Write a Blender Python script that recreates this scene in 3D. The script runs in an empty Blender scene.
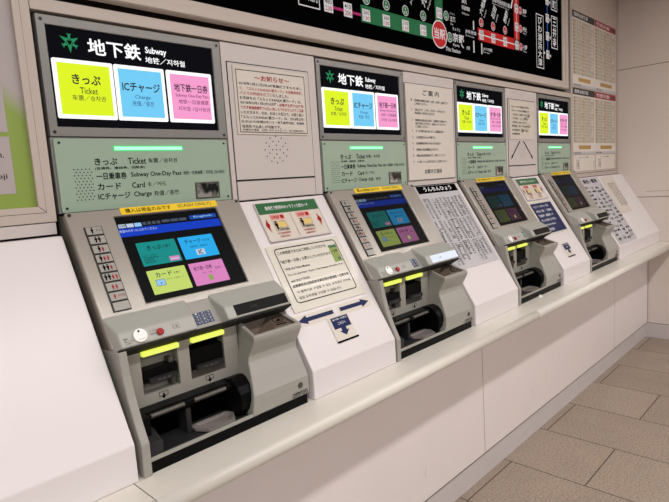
import bpy, bmesh, math, random
from mathutils import Vector, Matrix
random.seed(7)
C = bpy.context.scene.collection
PI = math.pi

# ------------------------------------------------------------------ materials
def lin(c):
    return tuple((v/255/12.92) if v/255 <= .04045 else ((v/255+.055)/1.055)**2.4 for v in c)

def mat(name, rgb, rough=.5, metal=0., spec=.5, var=.04, scale=18., bump=0., coat=0.):
    m = bpy.data.materials.new(name); m.use_nodes = True
    nt = m.node_tree; b = nt.nodes['Principled BSDF']
    b.inputs['Roughness'].default_value = rough
    b.inputs['Metallic'].default_value = metal
    b.inputs['Specular IOR Level'].default_value = spec
    b.inputs['Coat Weight'].default_value = coat
    l = lin(rgb)
    tc = nt.nodes.new('ShaderNodeTexCoord')
    no = nt.nodes.new('ShaderNodeTexNoise'); no.inputs['Scale'].default_value = scale; no.inputs['Detail'].default_value = 3
    nt.links.new(tc.outputs['Object'], no.inputs['Vector'])
    mx = nt.nodes.new('ShaderNodeMix'); mx.data_type = 'RGBA'
    mx.inputs[6].default_value = (*[max(0, v*(1-var)) for v in l], 1)
    mx.inputs[7].default_value = (*[min(1, v*(1+var)) for v in l], 1)
    nt.links.new(no.outputs['Fac'], mx.inputs[0])
    nt.links.new(mx.outputs[2], b.inputs['Base Color'])
    if bump:
        bp = nt.nodes.new('ShaderNodeBump'); bp.inputs['Strength'].default_value = bump; bp.inputs['Distance'].default_value = .002
        no2 = nt.nodes.new('ShaderNodeTexNoise'); no2.inputs['Scale'].default_value = scale*12
        nt.links.new(tc.outputs['Object'], no2.inputs['Vector'])
        nt.links.new(no2.outputs['Fac'], bp.inputs['Height']); nt.links.new(bp.outputs['Normal'], b.inputs['Normal'])
    return m

def emit(name, rgb, strength=1., base=.02, var=.03):
    m = mat(name, rgb, .35, var=var)
    b = m.node_tree.nodes['Principled BSDF']; b.inputs['Specular IOR Level'].default_value = .03
    nt = m.node_tree
    for lk in list(b.inputs['Base Color'].links):
        src = lk.from_socket; nt.links.remove(lk)
        nt.links.new(src, b.inputs['Emission Color'])
    b.inputs['Base Color'].default_value = (base, base, base, 1)
    b.inputs['Emission Strength'].default_value = strength
    return m

M = {}
M['wall'] = mat('wall_paint', (188,174,165), .55, var=.03, scale=3)
M['wall_r'] = mat('wall_panel_paint', (222,211,204), .45, var=.05, scale=2.5)
M['beam'] = mat('beam_paint', (192,179,170), .45, var=.03, scale=4)
M['white'] = mat('white_laminate', (224,217,218), .32, var=.012, scale=3)
M['white2'] = mat('white_filler_metal', (202,193,190), .42, var=.02, scale=5)
M['lowpanel'] = mat('low_wall_panel', (233,224,222), .28, var=.03, scale=4)
M['counter'] = mat('cream_solid_surface', (222,217,207), .30, var=.025, scale=10)
M['base'] = mat('baseboard_paint', (202,194,194), .45, var=.06, scale=6)
M['gap'] = mat('dark_gap', (20,18,17), .8)
M['joint'] = mat('joint_line', (120,108,100), .8)
M['grey'] = mat('machine_grey', (156,153,146), .38, metal=.0, var=.03, scale=30, bump=.05)
M['steel'] = mat('brushed_grey_face', (160,153,145), .30, metal=.25, var=.05, scale=14)
M['grey_l'] = mat('console_grey', (168,168,161), .42, var=.03, scale=30, bump=.05)
M['side'] = mat('machine_side', (112,106,98), .5, var=.06)
M['bay'] = mat('bay_grey', (150,146,138), .45, var=.05)
M['frame'] = mat('sign_frame_grey', (132,130,128), .4, metal=.3, var=.06)
M['green'] = mat('info_green', (156,177,158), .3, var=.04, scale=6)
M['black'] = mat('black_plastic', (8,8,9), .38, var=.2, spec=.08)
M['dark'] = mat('dark_grey_plastic', (38,38,40), .4, var=.1, spec=.3)
M['hole'] = mat('slot_black', (6,6,6), .6, spec=0.)
M['ink'] = mat('black_ink', (16,16,18), .6, spec=0.)
M['inkg'] = mat('grey_ink', (78,78,78), .6, spec=.1)
M['inkred'] = mat('red_ink', (165,20,22), .6, spec=.1)
M['inkwhite'] = mat('white_ink', (235,235,235), .6)
M['inkblue'] = mat('navy_ink', (20,34,82), .45, spec=.15)
M['paper'] = mat('paper', (216,208,198), .5, var=.02)
M['paper2'] = mat('cream_paper', (212,203,191), .5, var=.03)
M['sheet'] = mat('laminated_sheet', (212,206,192), .32, var=.02, coat=.08)
M['papergrey'] = mat('grey_fare_paper', (190,188,192), .5, var=.03)
M['yellow'] = mat('yellow_label', (240,203,20), .4, var=.05)
M['cardgreen'] = mat('green_card', (24,98,48), .35)
M['rust'] = mat('slip_pink', (222,150,140), .5)
M['cream2'] = mat('card_yellow', (222,192,110), .5)
M['tan'] = mat('timetable_tan', (188,168,144), .6)
M['gold'] = mat('timetable_gold', (178,140,76), .6)
M['tred'] = mat('timetable_red', (150,40,48), .6)
M['tblack'] = mat('timetable_black', (38,34,36), .6)
M['mauve'] = mat('poster_mauve', (176,166,166), .5, var=.02)
M['pgreen'] = mat('poster_green', (134,156,66), .5, var=.03)
M['chrome'] = mat('chrome', (168,158,154), .22, metal=.4, var=.3, scale=60)
M['silver'] = mat('satin_silver', (84,80,75), .4, metal=.3, var=.1)
M['brown'] = mat('hopper_brown', (98,84,72), .45, var=.15)
M['red'] = mat('red_button', (160,10,14), .35, spec=.2)
M['knob'] = mat('white_knob', (238,236,232), .3, var=.01)
M['keyblue'] = mat('keypad_blue', (58,70,112), .4)
M['bgreen'] = mat('map_green', (24,112,66), .35, spec=.05)
M['bred'] = mat('map_red', (196,30,30), .35, spec=.05)
M['bmag'] = mat('map_magenta', (176,30,110), .35, spec=.05)
M['bblue'] = mat('map_blue', (30,90,180), .35, spec=.05)
M['bblack'] = mat('map_black', (4,4,5), .35, spec=0.)
M['bwhite'] = emit('map_white', (215,212,215), .45, .35)
M['floorline'] = mat('floor_line', (60,52,46), .8)
M['lime'] = emit('slot_light', (226,236,60), 1.0, .3)
M['lamp'] = emit('green_lamp', (150,255,190), 1.5, .1)
M['lampedge'] = emit('green_lamp_edge', (40,215,110), .9, .1)
M['s_black'] = emit('sign_black', (10,11,18), .8, .003)
M['s_black'].node_tree.nodes['Principled BSDF'].inputs['Specular IOR Level'].default_value = .0
M['s_white'] = emit('sign_white', (255,253,255), 1.15)
M['s_yel'] = emit('sign_yellow', (222,244,20), 1.0)
M['s_blue'] = emit('sign_blue', (112,204,246), 1.0)
M['s_pink'] = emit('sign_pink', (246,156,206), 1.0)
M['s_ink'] = emit('sign_dark_lettering', (36,36,40), .9, .02)
M['s_inkb'] = emit('sign_blue_lettering', (36,70,130), .9, .02)
M['s_inkr'] = emit('sign_plum_lettering', (110,40,80), .9, .02)
M['s_green'] = emit('emblem_green', (20,140,88), .9, .02)

def window_reflection(name):      # glossy grey window, blurred reflection painted in as noise
    m = mat(name, (60,58,55), .12, metal=.4)
    nt = m.node_tree; b = nt.nodes['Principled BSDF']
    v = nt.nodes.new('ShaderNodeTexNoise'); v.inputs['Scale'].default_value = 26
    tc = nt.nodes.new('ShaderNodeTexCoord'); nt.links.new(tc.outputs['Object'], v.inputs['Vector'])
    r = nt.nodes.new('ShaderNodeValToRGB'); r.color_ramp.elements[0].color = (.45,.43,.40,1); r.color_ramp.elements[1].color = (.02,.02,.02,1)
    r.color_ramp.elements[1].position = .58
    r.color_ramp.elements[0].position = .42; nt.links.new(v.outputs['Fac'], r.inputs[0]); nt.links.new(r.outputs[0], b.inputs['Base Color'])
    return m
M['lens'] = window_reflection('camera_window_glass')

def poster_gradient():
    m = mat('poster_gradient', (134,156,66), .5)
    nt = m.node_tree; b = nt.nodes['Principled BSDF']
    tc = nt.nodes.new('ShaderNodeTexCoord'); sx = nt.nodes.new('ShaderNodeSeparateXYZ')
    nt.links.new(tc.outputs['Object'], sx.inputs[0])
    ad = nt.nodes.new('ShaderNodeMath'); ad.operation = 'MULTIPLY_ADD'; ad.inputs[1].default_value = .9
    nt.links.new(sx.outputs['X'], ad.inputs[0]); nt.links.new(sx.outputs['Z'], ad.inputs[2])
    mr = nt.nodes.new('ShaderNodeMapRange'); mr.inputs[1].default_value = .0; mr.inputs[2].default_value = .06
    sb = nt.nodes.new('ShaderNodeMath'); sb.operation = 'SUBTRACT'; sb.inputs[1].default_value = 1.962
    nt.links.new(ad.outputs[0], sb.inputs[0]); nt.links.new(sb.outputs[0], mr.inputs[0])
    mx = nt.nodes.new('ShaderNodeMix'); mx.data_type = 'RGBA'
    mx.inputs[6].default_value = (*lin((138,160,70)),1); mx.inputs[7].default_value = (*lin((176,166,166)),1)
    nt.links.new(mr.outputs[0], mx.inputs[0]); nt.links.new(mx.outputs[2], b.inputs['Base Color'])
    return m
M['pgrad'] = poster_gradient()

def floor_mat():
    m = bpy.data.materials.new('granite_tiles'); m.use_nodes = True
    nt = m.node_tree; b = nt.nodes['Principled BSDF']; b.inputs['Roughness'].default_value = .55
    N = nt.nodes.new; L = nt.links.new
    tc = N('ShaderNodeTexCoord'); sx = N('ShaderNodeSeparateXYZ'); L(tc.outputs['Object'], sx.inputs[0])
    u = N('ShaderNodeMath'); u.operation = 'MULTIPLY_ADD'; u.inputs[1].default_value = -1; u.inputs[2].default_value = -.244+.34+.68*4
    v = N('ShaderNodeMath'); v.operation = 'ADD'; v.inputs[1].default_value = -1.8824+.407*20
    L(sx.outputs['Y'], u.inputs[0]); L(sx.outputs['X'], v.inputs[0])
    cx = N('ShaderNodeCombineXYZ'); L(u.outputs[0], cx.inputs[0]); L(v.outputs[0], cx.inputs[1])
    br = N('ShaderNodeTexBrick'); L(cx.outputs[0], br.inputs['Vector'])
    br.inputs['Scale'].default_value = 1; br.inputs['Brick Width'].default_value = .68; br.inputs['Row Height'].default_value = .407
    br.inputs['Mortar Size'].default_value = .0028; br.inputs['Mortar Smooth'].default_value = .1
    br.inputs['Color1'].default_value = (*lin((172,156,141)),1); br.inputs['Color2'].default_value = (*lin((160,144,129)),1)
    br.inputs['Mortar'].default_value = (*lin((58,48,40)),1)
    n1 = N('ShaderNodeTexNoise'); n1.inputs['Scale'].default_value = 120; n1.inputs['Detail'].default_value = 6; n1.inputs['Roughness'].default_value = .7
    L(tc.outputs['Object'], n1.inputs['Vector'])
    rp = N('ShaderNodeValToRGB'); rp.color_ramp.elements[0].position = .38; rp.color_ramp.elements[0].color = (.36,.34,.32,1)
    rp.color_ramp.elements[1].position = .54; rp.color_ramp.elements[1].color = (1,1,1,1)
    L(n1.outputs['Fac'], rp.inputs[0])
    n2 = N('ShaderNodeTexNoise'); n2.inputs['Scale'].default_value = 5; L(tc.outputs['Object'], n2.inputs['Vector'])
    mr = N('ShaderNodeMapRange'); mr.inputs[3].default_value = .86; mr.inputs[4].default_value = 1.08; L(n2.outputs['Fac'], mr.inputs[0])
    m1 = N('ShaderNodeMix'); m1.data_type = 'RGBA'; m1.blend_type = 'MULTIPLY'; m1.inputs[0].default_value = .75
    L(br.outputs['Color'], m1.inputs[6]); L(rp.outputs[0], m1.inputs[7])
    m2 = N('ShaderNodeMix'); m2.data_type = 'RGBA'; m2.blend_type = 'MULTIPLY'; m2.inputs[0].default_value = 1
    L(m1.outputs[2], m2.inputs[6]); L(mr.outputs[0], m2.inputs[7])
    L(m2.outputs[2], b.inputs['Base Color'])
    bu = N('ShaderNodeBump'); bu.inputs['Strength'].default_value = .15; bu.inputs['Distance'].default_value = .002
    L(n1.outputs['Fac'], bu.inputs['Height']); L(bu.outputs['Normal'], b.inputs['Normal'])
    return m
M['floor'] = floor_mat()

# ------------------------------------------------------------------ frames
T0 = Vector((0,-.0263,1.3037)); K0 = Vector((0,-.2975,.8555)); SD = (K0-T0).normalized(); SN = Vector((0,SD.z,-SD.y))
if SN.y > 0: SN = -SN
SL = (K0-T0).length
class Fr:
    def __init__(s, o, ex, ey, ez): s.o, s.ex, s.ey, s.ez = Vector(o), Vector(ex), Vector(ey), Vector(ez)
    def __call__(s, x, y, z=0): return s.o+s.ex*x+s.ey*y+s.ez*z
def WALL(x0=0, y0=0): return Fr((x0,y0,0),(1,0,0),(0,0,1),(0,-1,0))
def SLOPE(x0=0): return Fr((x0,T0.y,T0.z),(1,0,0),-SD,SN)       # y coordinate = -s
def S(s, n): v = T0+SD*s+SN*n; return (v.y, v.z)

_tc = {}
def glyphs(s, bold=0.):
    k = (s, bold)
    if k not in _tc:
        c = bpy.data.curves.new('t','FONT'); c.body = s; c.offset = bold; c.resolution_u = 2; c.space_line = 1.0
        o = bpy.data.objects.new('t', c); m = o.to_mesh()
        vs = [(v.co.x, v.co.y) for v in m.vertices]; fs = [tuple(p.vertices) for p in m.polygons]
        o.to_mesh_clear(); bpy.data.objects.remove(o); bpy.data.curves.remove(c)
        if not vs: vs = [(0,0)]
        x0 = min(v[0] for v in vs); x1 = max(v[0] for v in vs); y0 = min(v[1] for v in vs); y1 = max(v[1] for v in vs)
        _tc[k] = (vs, fs, x0, y0, max(x1-x0,1e-6), max(y1-y0,1e-6))
    return _tc[k]

class MB:
    def __init__(s): s.v, s.f, s.m, s.mats = [], [], [], []
    def mi(s, m):
        m = M[m] if isinstance(m, str) else m
        if m not in s.mats: s.mats.append(m)
        return s.mats.index(m)
    def add(s, vs, fs, m):
        b = len(s.v); s.v += [tuple(v) for v in vs]; i = s.mi(m)
        for f in fs: s.f.append(tuple(b+k for k in f)); s.m.append(i)
        return s
    def poly(s, F, pts, z, m): return s.add([F(x,y,z) for x,y in pts], [tuple(range(len(pts)))], m)
    def quad(s, F, x0, y0, x1, y1, z, m): return s.poly(F, [(x0,y0),(x1,y0),(x1,y1),(x0,y1)], z, m)
    def prism(s, F, pts, z0, z1, m):
        n = len(pts)
        vs = [F(x,y,z0) for x,y in pts]+[F(x,y,z1) for x,y in pts]
        return s.add(vs, [tuple(range(n-1,-1,-1)), tuple(range(n,2*n))]+[(i,(i+1)%n,n+(i+1)%n,n+i) for i in range(n)], m)
    def box(s, F, x0, y0, z0, x1, y1, z1, m): return s.prism(F, [(x0,y0),(x1,y0),(x1,y1),(x0,y1)], z0, z1, m)
    def ring(s, F, o, i, z0, z1, m):
        ox0,oy0,ox1,oy1 = o; ix0,iy0,ix1,iy1 = i
        O = [(ox0,oy0),(ox1,oy0),(ox1,oy1),(ox0,oy1)]; I = [(ix0,iy0),(ix1,iy0),(ix1,iy1),(ix0,iy1)]
        vs = [F(x,y,z0) for x,y in O]+[F(x,y,z1) for x,y in O]+[F(x,y,z0) for x,y in I]+[F(x,y,z1) for x,y in I]
        fs = []
        for k in range(4):
            j = (k+1)%4
            fs += [(k,j,4+j,4+k),(8+j,8+k,12+k,12+j),(4+k,4+j,12+j,12+k),(j,k,8+k,8+j)]
        return s.add(vs, fs, m)
    def line(s, F, x0, y0, x1, y1, w, z, m):
        dx, dy = x1-x0, y1-y0; l = math.hypot(dx,dy) or 1; nx, ny = -dy/l*w/2, dx/l*w/2
        return s.poly(F, [(x0-nx,y0-ny),(x1-nx,y1-ny),(x1+nx,y1+ny),(x0+nx,y0+ny)], z, m)
    def outline(s, F, x0, y0, x1, y1, w, z, m):
        s.quad(F,x0,y0,x1,y0+w,z,m); s.quad(F,x0,y1-w,x1,y1,z,m); s.quad(F,x0,y0+w,x0+w,y1-w,z,m); s.quad(F,x1-w,y0+w,x1,y1-w,z,m); return s
    def rr(s, x0, y0, x1, y1, r, n=5):
        p = []
        for cx, cy, a in ((x1-r,y1-r,0),(x0+r,y1-r,90),(x0+r,y0+r,180),(x1-r,y0+r,270)):
            for k in range(n+1):
                t = math.radians(a+90*k/n); p.append((cx+r*math.cos(t), cy+r*math.sin(t)))
        return p
    def rrline(s, F, x0, y0, x1, y1, r, w, z, m):
        a = s.rr(x0,y0,x1,y1,r); b = s.rr(x0+w,y0+w,x1-w,y1-w,max(r-w,1e-4)); n = len(a)
        return s.add([F(x,y,z) for x,y in a+b], [(i,(i+1)%n,n+(i+1)%n,n+i) for i in range(n)], m)
    def disc(s, F, cx, cy, rx, z0, z1, m, ry=None, n=20):
        ry = ry or rx
        return s.prism(F, [(cx+rx*math.cos(2*PI*k/n), cy+ry*math.sin(2*PI*k/n)) for k in range(n)], z0, z1, m)
    def dot(s, F, cx, cy, r, z, m, ry=None, n=8):
        ry = ry or r
        return s.poly(F, [(cx+r*math.cos(2*PI*k/n), cy+ry*math.sin(2*PI*k/n)) for k in range(n)], z, m)
    # text fitted in the box (x0,y0)-(x1,y1); h only given -> natural width times wf
    def text(s, F, t, x0, y0, x1, y1, z, m, bold=.012, ang=0.):
        vs, fs, a, b, w, h = glyphs(t, bold)
        sx, sy = (x1-x0)/w, (y1-y0)/h
        c, d = math.cos(ang), math.sin(ang)
        out = []
        for x, y in vs:
            X, Y = (x-a)*sx, (y-b)*sy
            out.append(F(x0+X*c-Y*d, y0+X*d+Y*c, z))
        return s.add(out, fs, m)
    def texth(s, F, t, x, y, h, z, m, bold=.012, wf=1., al='l'):
        vs, fs, a, b, w, hh = glyphs(t, bold)
        W = w*h/hh*wf
        if al == 'c': x -= W/2
        if al == 'r': x -= W
        return s.text(F, t, x, y, x+W, y+h, z, m, bold)
    def xprof(s, pts, x0, x1, m, caps=True):
        n = len(pts)
        if not isinstance(x0, (list,tuple)): x0 = [x0]*n
        if not isinstance(x1, (list,tuple)): x1 = [x1]*n
        vs = [(x0[i],)+tuple(pts[i]) for i in range(n)]+[(x1[i],)+tuple(pts[i]) for i in range(n)]
        fs = [(i,(i+1)%n,n+(i+1)%n,n+i) for i in range(n)]
        if caps: fs += [tuple(range(n-1,-1,-1)), tuple(range(n,2*n))]
        return s.add(vs, fs, m)
    def build(s, name, parent=None, loc=None, bevel=0., seg=2, smooth=False, label=None):
        me = bpy.data.meshes.new(name)
        v = s.v
        if loc is not None: v = [(a-loc[0], b-loc[1], c-loc[2]) for a,b,c in v]
        me.from_pydata(v, [], s.f)
        for m in s.mats: me.materials.append(m)
        me.polygons.foreach_set('material_index', s.m)
        if bevel:
            bm = bmesh.new(); bm.from_mesh(me); bmesh.ops.remove_doubles(bm, verts=bm.verts, dist=1e-5)
            bmesh.ops.recalc_face_normals(bm, faces=bm.faces); bm.to_mesh(me); bm.free()
        me.update()
        o = bpy.data.objects.new(name, me); C.objects.link(o)
        if loc is not None: o.location = loc
        if parent: o.parent = parent
        if bevel:
            b = o.modifiers.new('bevel','BEVEL'); b.width = bevel; b.segments = seg; b.limit_method = 'ANGLE'; b.angle_limit = math.radians(25)
            b.harden_normals = False
        if label: o['label'] = label
        return o

def tag(o, label, cat, group=None, kind=None):
    o['label'] = label; o['category'] = cat
    if group: o['group'] = group
    if kind: o['kind'] = kind
    return o
def struct(o): o['kind'] = 'structure'; return o
def thing(name, loc, label, cat, group=None):
    o = bpy.data.objects.new(name, None); C.objects.link(o); o.location = loc; o.empty_display_size = .1
    return tag(o, label, cat, group)
def dup(root, loc, label):
    r = root.copy(); C.objects.link(r); r.location = loc; r['label'] = label
    for ch in list(root.children):
        c = ch.copy(); C.objects.link(c); c.parent = r
        for g in list(ch.children):
            d = g.copy(); C.objects.link(d); d.parent = c
    return r

XR = 4.688; ZC = .7707; PITCH = .909; MX = [.4766+PITCH*i for i in range(4)]
Wd = WALL(); Sp = SLOPE()

# ------------------------------------------------------------------ room shell
b = MB(); b.quad(Fr((0,0,0),(1,0,0),(0,1,0),(0,0,1)), -3, -6, 7, .06, 0, 'floor'); struct(b.build('floor'))
b = MB(); b.box(Wd, 3.722, 0, -.06, XR, 2.75, 0., 'wall'); struct(b.build('wall_back'))
b = MB(); b.box(Wd, -2., .76, -.10, 3.722, 2.75, -.055, 'gap'); struct(b.build('wall_rear'))  # backing coloured near-black to put shade into the gaps between units
FR = Fr((XR,0,0),(0,-1,0),(0,0,1),(-1,0,0))
b = MB(); b.box(FR, -.06, .0, -.08, 4.5, 2.75, 0, 'wall_r')
for z in (2.1015, 1.115):
    b.quad(FR, .0, z-.0025, 4.5, z+.0025, .0006, 'joint')
b.quad(FR, .45, .1233, .4525, 1.115, .0006, 'joint')
b.line(FR, .20, 1.158, .38, 1.160, .0022, .0006, 'joint')
struct(b.build('wall_right'))
b = MB(); b.box(FR, .2, 0, 0, 4.5, .1233, -.0, 'base'); 
b = MB(); b.box(FR, .206, 0.001, .0, 4.5, .1233, .006, 'base'); b.quad(FR, .206, .1175, 4.5, .1215, .0065, 'joint'); struct(b.build('baseboard_right'))
# low wall below the counter
LW = WALL(0, -.218)
b = MB(); b.box(LW, -2, .1233, -.06, XR, .735, 0, 'lowpanel')
for x in (-1.512, .288, 2.088, 3.889): b.quad(LW, x-.0015, .1233, x+.0015, .735, .0005, 'joint')
b.quad(LW, XR-.010, .1233, XR-.001, .735, .0006, 'joint')
for (x,z,x2,z2) in ((2.75,.25,2.77,.31),(2.58,.22,2.59,.27),(2.93,.33,2.94,.36),(1.62,.22,1.63,.26)):
    b.line(LW, x, z, x2, z2, .0011, .0005, 'joint')
struct(b.build('wall_low'))
b = MB(); b.box(LW, -2, .001, -.06, XR-.006, .1205, -.012, 'base'); b.box(LW, -2, .1205, -.05, XR-.006, .1233, -.008, 'gap')
b.box(LW, -2, .106, -.012, XR-.006, .109, -.0113, 'joint'); struct(b.build('baseboard_low'))
b = MB(); b.quad(Fr((0,0,0),(1,0,0),(0,1,0),(0,0,-1)), -3, -6, 7, .1, -2.75, 'wall'); struct(b.build('ceiling'))
# trims on the back wall beside the timetables
b = MB(); b.box(Wd, 4.652, 1.335, 0, 4.656, 2.75, .001, 'joint'); b.box(Wd, 3.722, 1.334, 0, 4.656, 1.338, .001, 'joint')
b.box(Wd, 3.722, 1.3045, 0, XR, 1.3085, .001, 'joint'); struct(b.build('trim_1'))

# counter ledge with a rounded nose
t = thing('counter_ledge', (0,-.3,0), 'long cream counter ledge with rounded front edge running below all machines', 'counter')
prof = [(-.10,.772),(-.10,.735),(-.215,.735),(-.215,.728)]
for k in range(0,9):
    a = math.radians(-90-180*k/8); prof.append((-.39+.0213*math.cos(a)*1.0, .7494+.0213*math.sin(a)))
prof = [(y, min(z,ZC)) for y,z in prof]
prof[0] = (-.10, ZC)
def loc_b(mb, name, parent, **kw):
    px, py, pz = parent.location; mb.v = [(x-px,y-py,z-pz) for x,y,z in mb.v]; return mb.build(name, parent, **kw)
joints = [-2, .4546, 2.2546, XR-.001]
for i in range(3):
    b = MB(); b.xprof(prof, joints[i]+.0012, joints[i+1]-.0012, 'counter'); o = loc_b(b, 'slab', t)
    for p in o.data.polygons: p.use_smooth = abs(p.normal.x) < .5 and p.center[1]+t.location.y < -.385
for xa, mm in ((.4520,'gap'),(2.2520,'joint')):
    b = MB(); b.xprof([(-.12,.7695),(-.12,.74),(-.38,.74),(-.38,.7695)], xa, xa+.0052, mm); loc_b(b, 'joint_filler', t)

# ------------------------------------------------------------------ beam and lintel above the signs
b = MB()
b.box(Wd, .4690, 1.834, -.05, 3.722, 1.8635, 0, 'beam'); b.box(Wd, .3, 1.8635, -.05, 3.68, 2.75, -.02, 'gap')
struct(b.build('trim_2', bevel=.0015))

# ------------------------------------------------------------------ lit signs
def sign():
    t = thing('illuminated_sign', (0,0,0), '', 'sign', 'lit ticket signs above the machines')
    F = WALL()
    b = MB(); b.ring(F, (0.001,1.5426,.509,1.8265), (.0205,1.566,.482,1.8045), -.04, 0, 'frame'); b.build('frame', t, bevel=.0015)
    for x in (.012,.498):
        for z in (1.553,1.815):
            b = MB(); b.disc(F, x, z, .004, 0, .0012, 'dark', n=10); b.build('screw', t)
    b = MB(); b.box(F, .0205,1.566,-.04,.482,1.8045,-.006,'s_black')
    b.text(F, '地下鉄', .117,1.746,.258,1.787,-.005,'s_white',.018)
    b.text(F, 'Subway', .271,1.763,.334,1.785,-.005,'s_white',.02)
    b.text(F, '地铁／지하철', .269,1.742,.389,1.759,-.005,'s_white',.012)
    b.build('display_panel', t)
    b = MB(); cx, cz = .0745, 1.7705; z = -.0048
    def P(r, a): return (cx+.86*r*math.cos(math.radians(a)), cz+.86*r*math.sin(math.radians(a)))
    for a in (150, 30, 270):
        b.poly(F, [P(.030,a), P(.0105,a-38), P(.0075,a), P(.0105,a+38)], z, 's_green')
    for a in (90, 210, 330):
        b.poly(F, [P(.010,a-26),P(.010,a+26),P(.019,a+9),P(.0245,a+17),P(.0225,a),P(.0245,a-17),P(.019,a-9)], z+.0001, 's_green')
    for k in range(3):
        a = 30+120*k
        b.poly(F, [P(.015,a),P(.010,a),P(.010,a+120),P(.015,a+120)], z+.0002, 's_green')
    b.build('emblem', t, label='green star emblem')
    for (x0,x1,col,ik,lines) in (
        (.0265,.174,'s_yel','s_ink',[('きっぷ',.25,.80,.60,.80,.026),('Ticket',.38,.72,.42,.545,.008),('车票／승차권',.22,.86,.28,.39,.006)]),
        (.1775,.3185,'s_blue','s_ink',[('ICチャージ',.06,.94,.53,.735,.022),('Charge',.33,.69,.37,.47,.006),('充值／충전',.25,.75,.235,.345,.006)]),
        (.326,.4715,'s_pink','s_ink',[('地下鉄一日券',.08,.95,.61,.80,.018),('Subway One-Day Pass',.10,.955,.48,.575,.006),('地铁一日游通票',.16,.94,.345,.445,.006),('지하철 1일사용권',.14,.96,.185,.285,.004)])):
        b = MB(); z0, z1 = 1.587, 1.7295; g = .0095
        b.prism(F, b.rr(x0,z0,x1,z1,.004), -.006, -.003, 's_white')
        b.quad(F, x0+g,z0+g,x1-g,z1-g,-.0025,col)
        for i,(s,a,e,c,d,bo) in enumerate(lines):
            w, h = x1-x0-2*g, z1-z0-2*g
            k = ik if i == 0 else {'s_yel':'s_ink','s_blue':'s_inkb','s_pink':'s_inkr'}[col]
            b.text(F, s, x0+g+a*w, z0+g+c*h, x0+g+e*w, z0+g+d*h, -.002, k, bo)
        b.build('sign_tile', t, label={'s_yel':'glowing yellow ticket tile','s_blue':'glowing blue charge tile','s_pink':'glowing pink day pass tile'}[col])
    return t
s0 = sign(); s0.location = (MX[0],0,0)
s0['label'] = 'large lit subway sign nearest the camera at left'
SLAB = ['', 'lit subway sign second from left, right of the red-lettered notice', 'lit subway sign third from left, right of the tall white notice board', 'lit subway sign farthest right, next to the wall timetables']
for i in (1,2,3): dup(s0, (MX[i],0,0), SLAB[i])

# ------------------------------------------------------------------ green information panels
def info():
    t = thing('information_panel', (0,0,0), '', 'information panel', 'pale green information panels')
    F = WALL()
    b = MB(); b.box(F, .0,1.3560,-.045,.509,1.5405,-.004,'frame')
    b.prism(F, b.rr(.006,1.3575,.504,1.5375,.004), -.004, 0, 'green')
    z = .0006
    b.text(F,'きっぷ',.098,1.471,.157,1.489,z,'ink',.016); b.text(F,'Ticket',.186,1.472,.237,1.489,z,'ink',.01); b.text(F,'车票／승차권',.243,1.474,.330,1.487,z,'ink',.004)
    b.text(F,'(普通券、連絡券、回数券)',.097,1.459,.232,1.467,z,'ink',.012)
    b.text(F,'一日乗車券',.098,1.434,.178,1.452,z,'ink',.016); b.text(F,'Subway One-Day Pass',.190,1.435,.340,1.451,z,'ink',.01); b.text(F,'地铁一日游通票／지하철 1일사용권',.346,1.438,.486,1.449,z,'ink',.004)
    b.text(F,'カード',.098,1.408,.160,1.425,z,'ink',.016); b.text(F,'Card',.190,1.409,.226,1.424,z,'ink',.01); b.text(F,'卡／카드',.232,1.410,.290,1.423,z,'ink',.004)
    b.text(F,'ICチャージ',.097,1.382,.182,1.400,z,'ink',.016); b.text(F,'Charge',.193,1.382,.243,1.399,z,'ink',.01); b.text(F,'充值／충전',.250,1.384,.325,1.398,z,'ink',.004)
    b.build('panel', t, bevel=0)
    b = MB()
    for r in range(11):
        for c in range(5):
            b.dot(F, .045+c*.0095+(.00475 if r%2 else 0), 1.462-r*.0076, .0017, z, 'ink', n=6)
    b.build('speaker_holes', t)
    b = MB(); b.box(F,.1495,1.506,-.004,.353,1.521,.0006,'lampedge'); b.box(F,.153,1.509,0,.3495,1.518,.0014,'lamp'); b.build('indicator_lamp', t, label='glowing green lamp strip')
    b = MB(); b.box(F,.381,1.3665,-.004,.463,1.4145,.002,'silver'); b.quad(F,.385,1.3700,.459,1.4110,.0025,'lens'); b.build('camera_window', t, label='small mirrored camera window')
    for x,zz in ((.018,1.5275),(.493,1.5275),(.018,1.3675),(.493,1.3675)):
        b = MB(); b.disc(F,x,zz,.0032,0,.0015,'dark',n=10); b.build('screw', t)
    return t
g0 = info(); g0.location = (MX[0],0,0); g0['label'] = 'pale green information panel nearest the camera, below the largest sign'
for i,l in ((1,'pale green information panel below the second lit sign from left'),(2,'pale green information panel below the third lit sign from left'),(3,'pale green information panel below the farthest lit sign')):
    dup(g0,(MX[i],0,0),l)

# ------------------------------------------------------------------ ticket machines (local x from the left edge)
def person(b, F, x, y, h, z, m):
    b.dot(F, x, y+h*.42, h*.13, z, m)
    b.poly(F, [(x-h*.20,y+h*.25),(x-h*.20,y-h*.08),(x-h*.11,y-h*.08),(x-h*.10,y-h*.5),(x+h*.10,y-h*.5),(x+h*.11,y-h*.08),(x+h*.20,y-h*.08),(x+h*.20,y+h*.25)], z, m)

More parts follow.
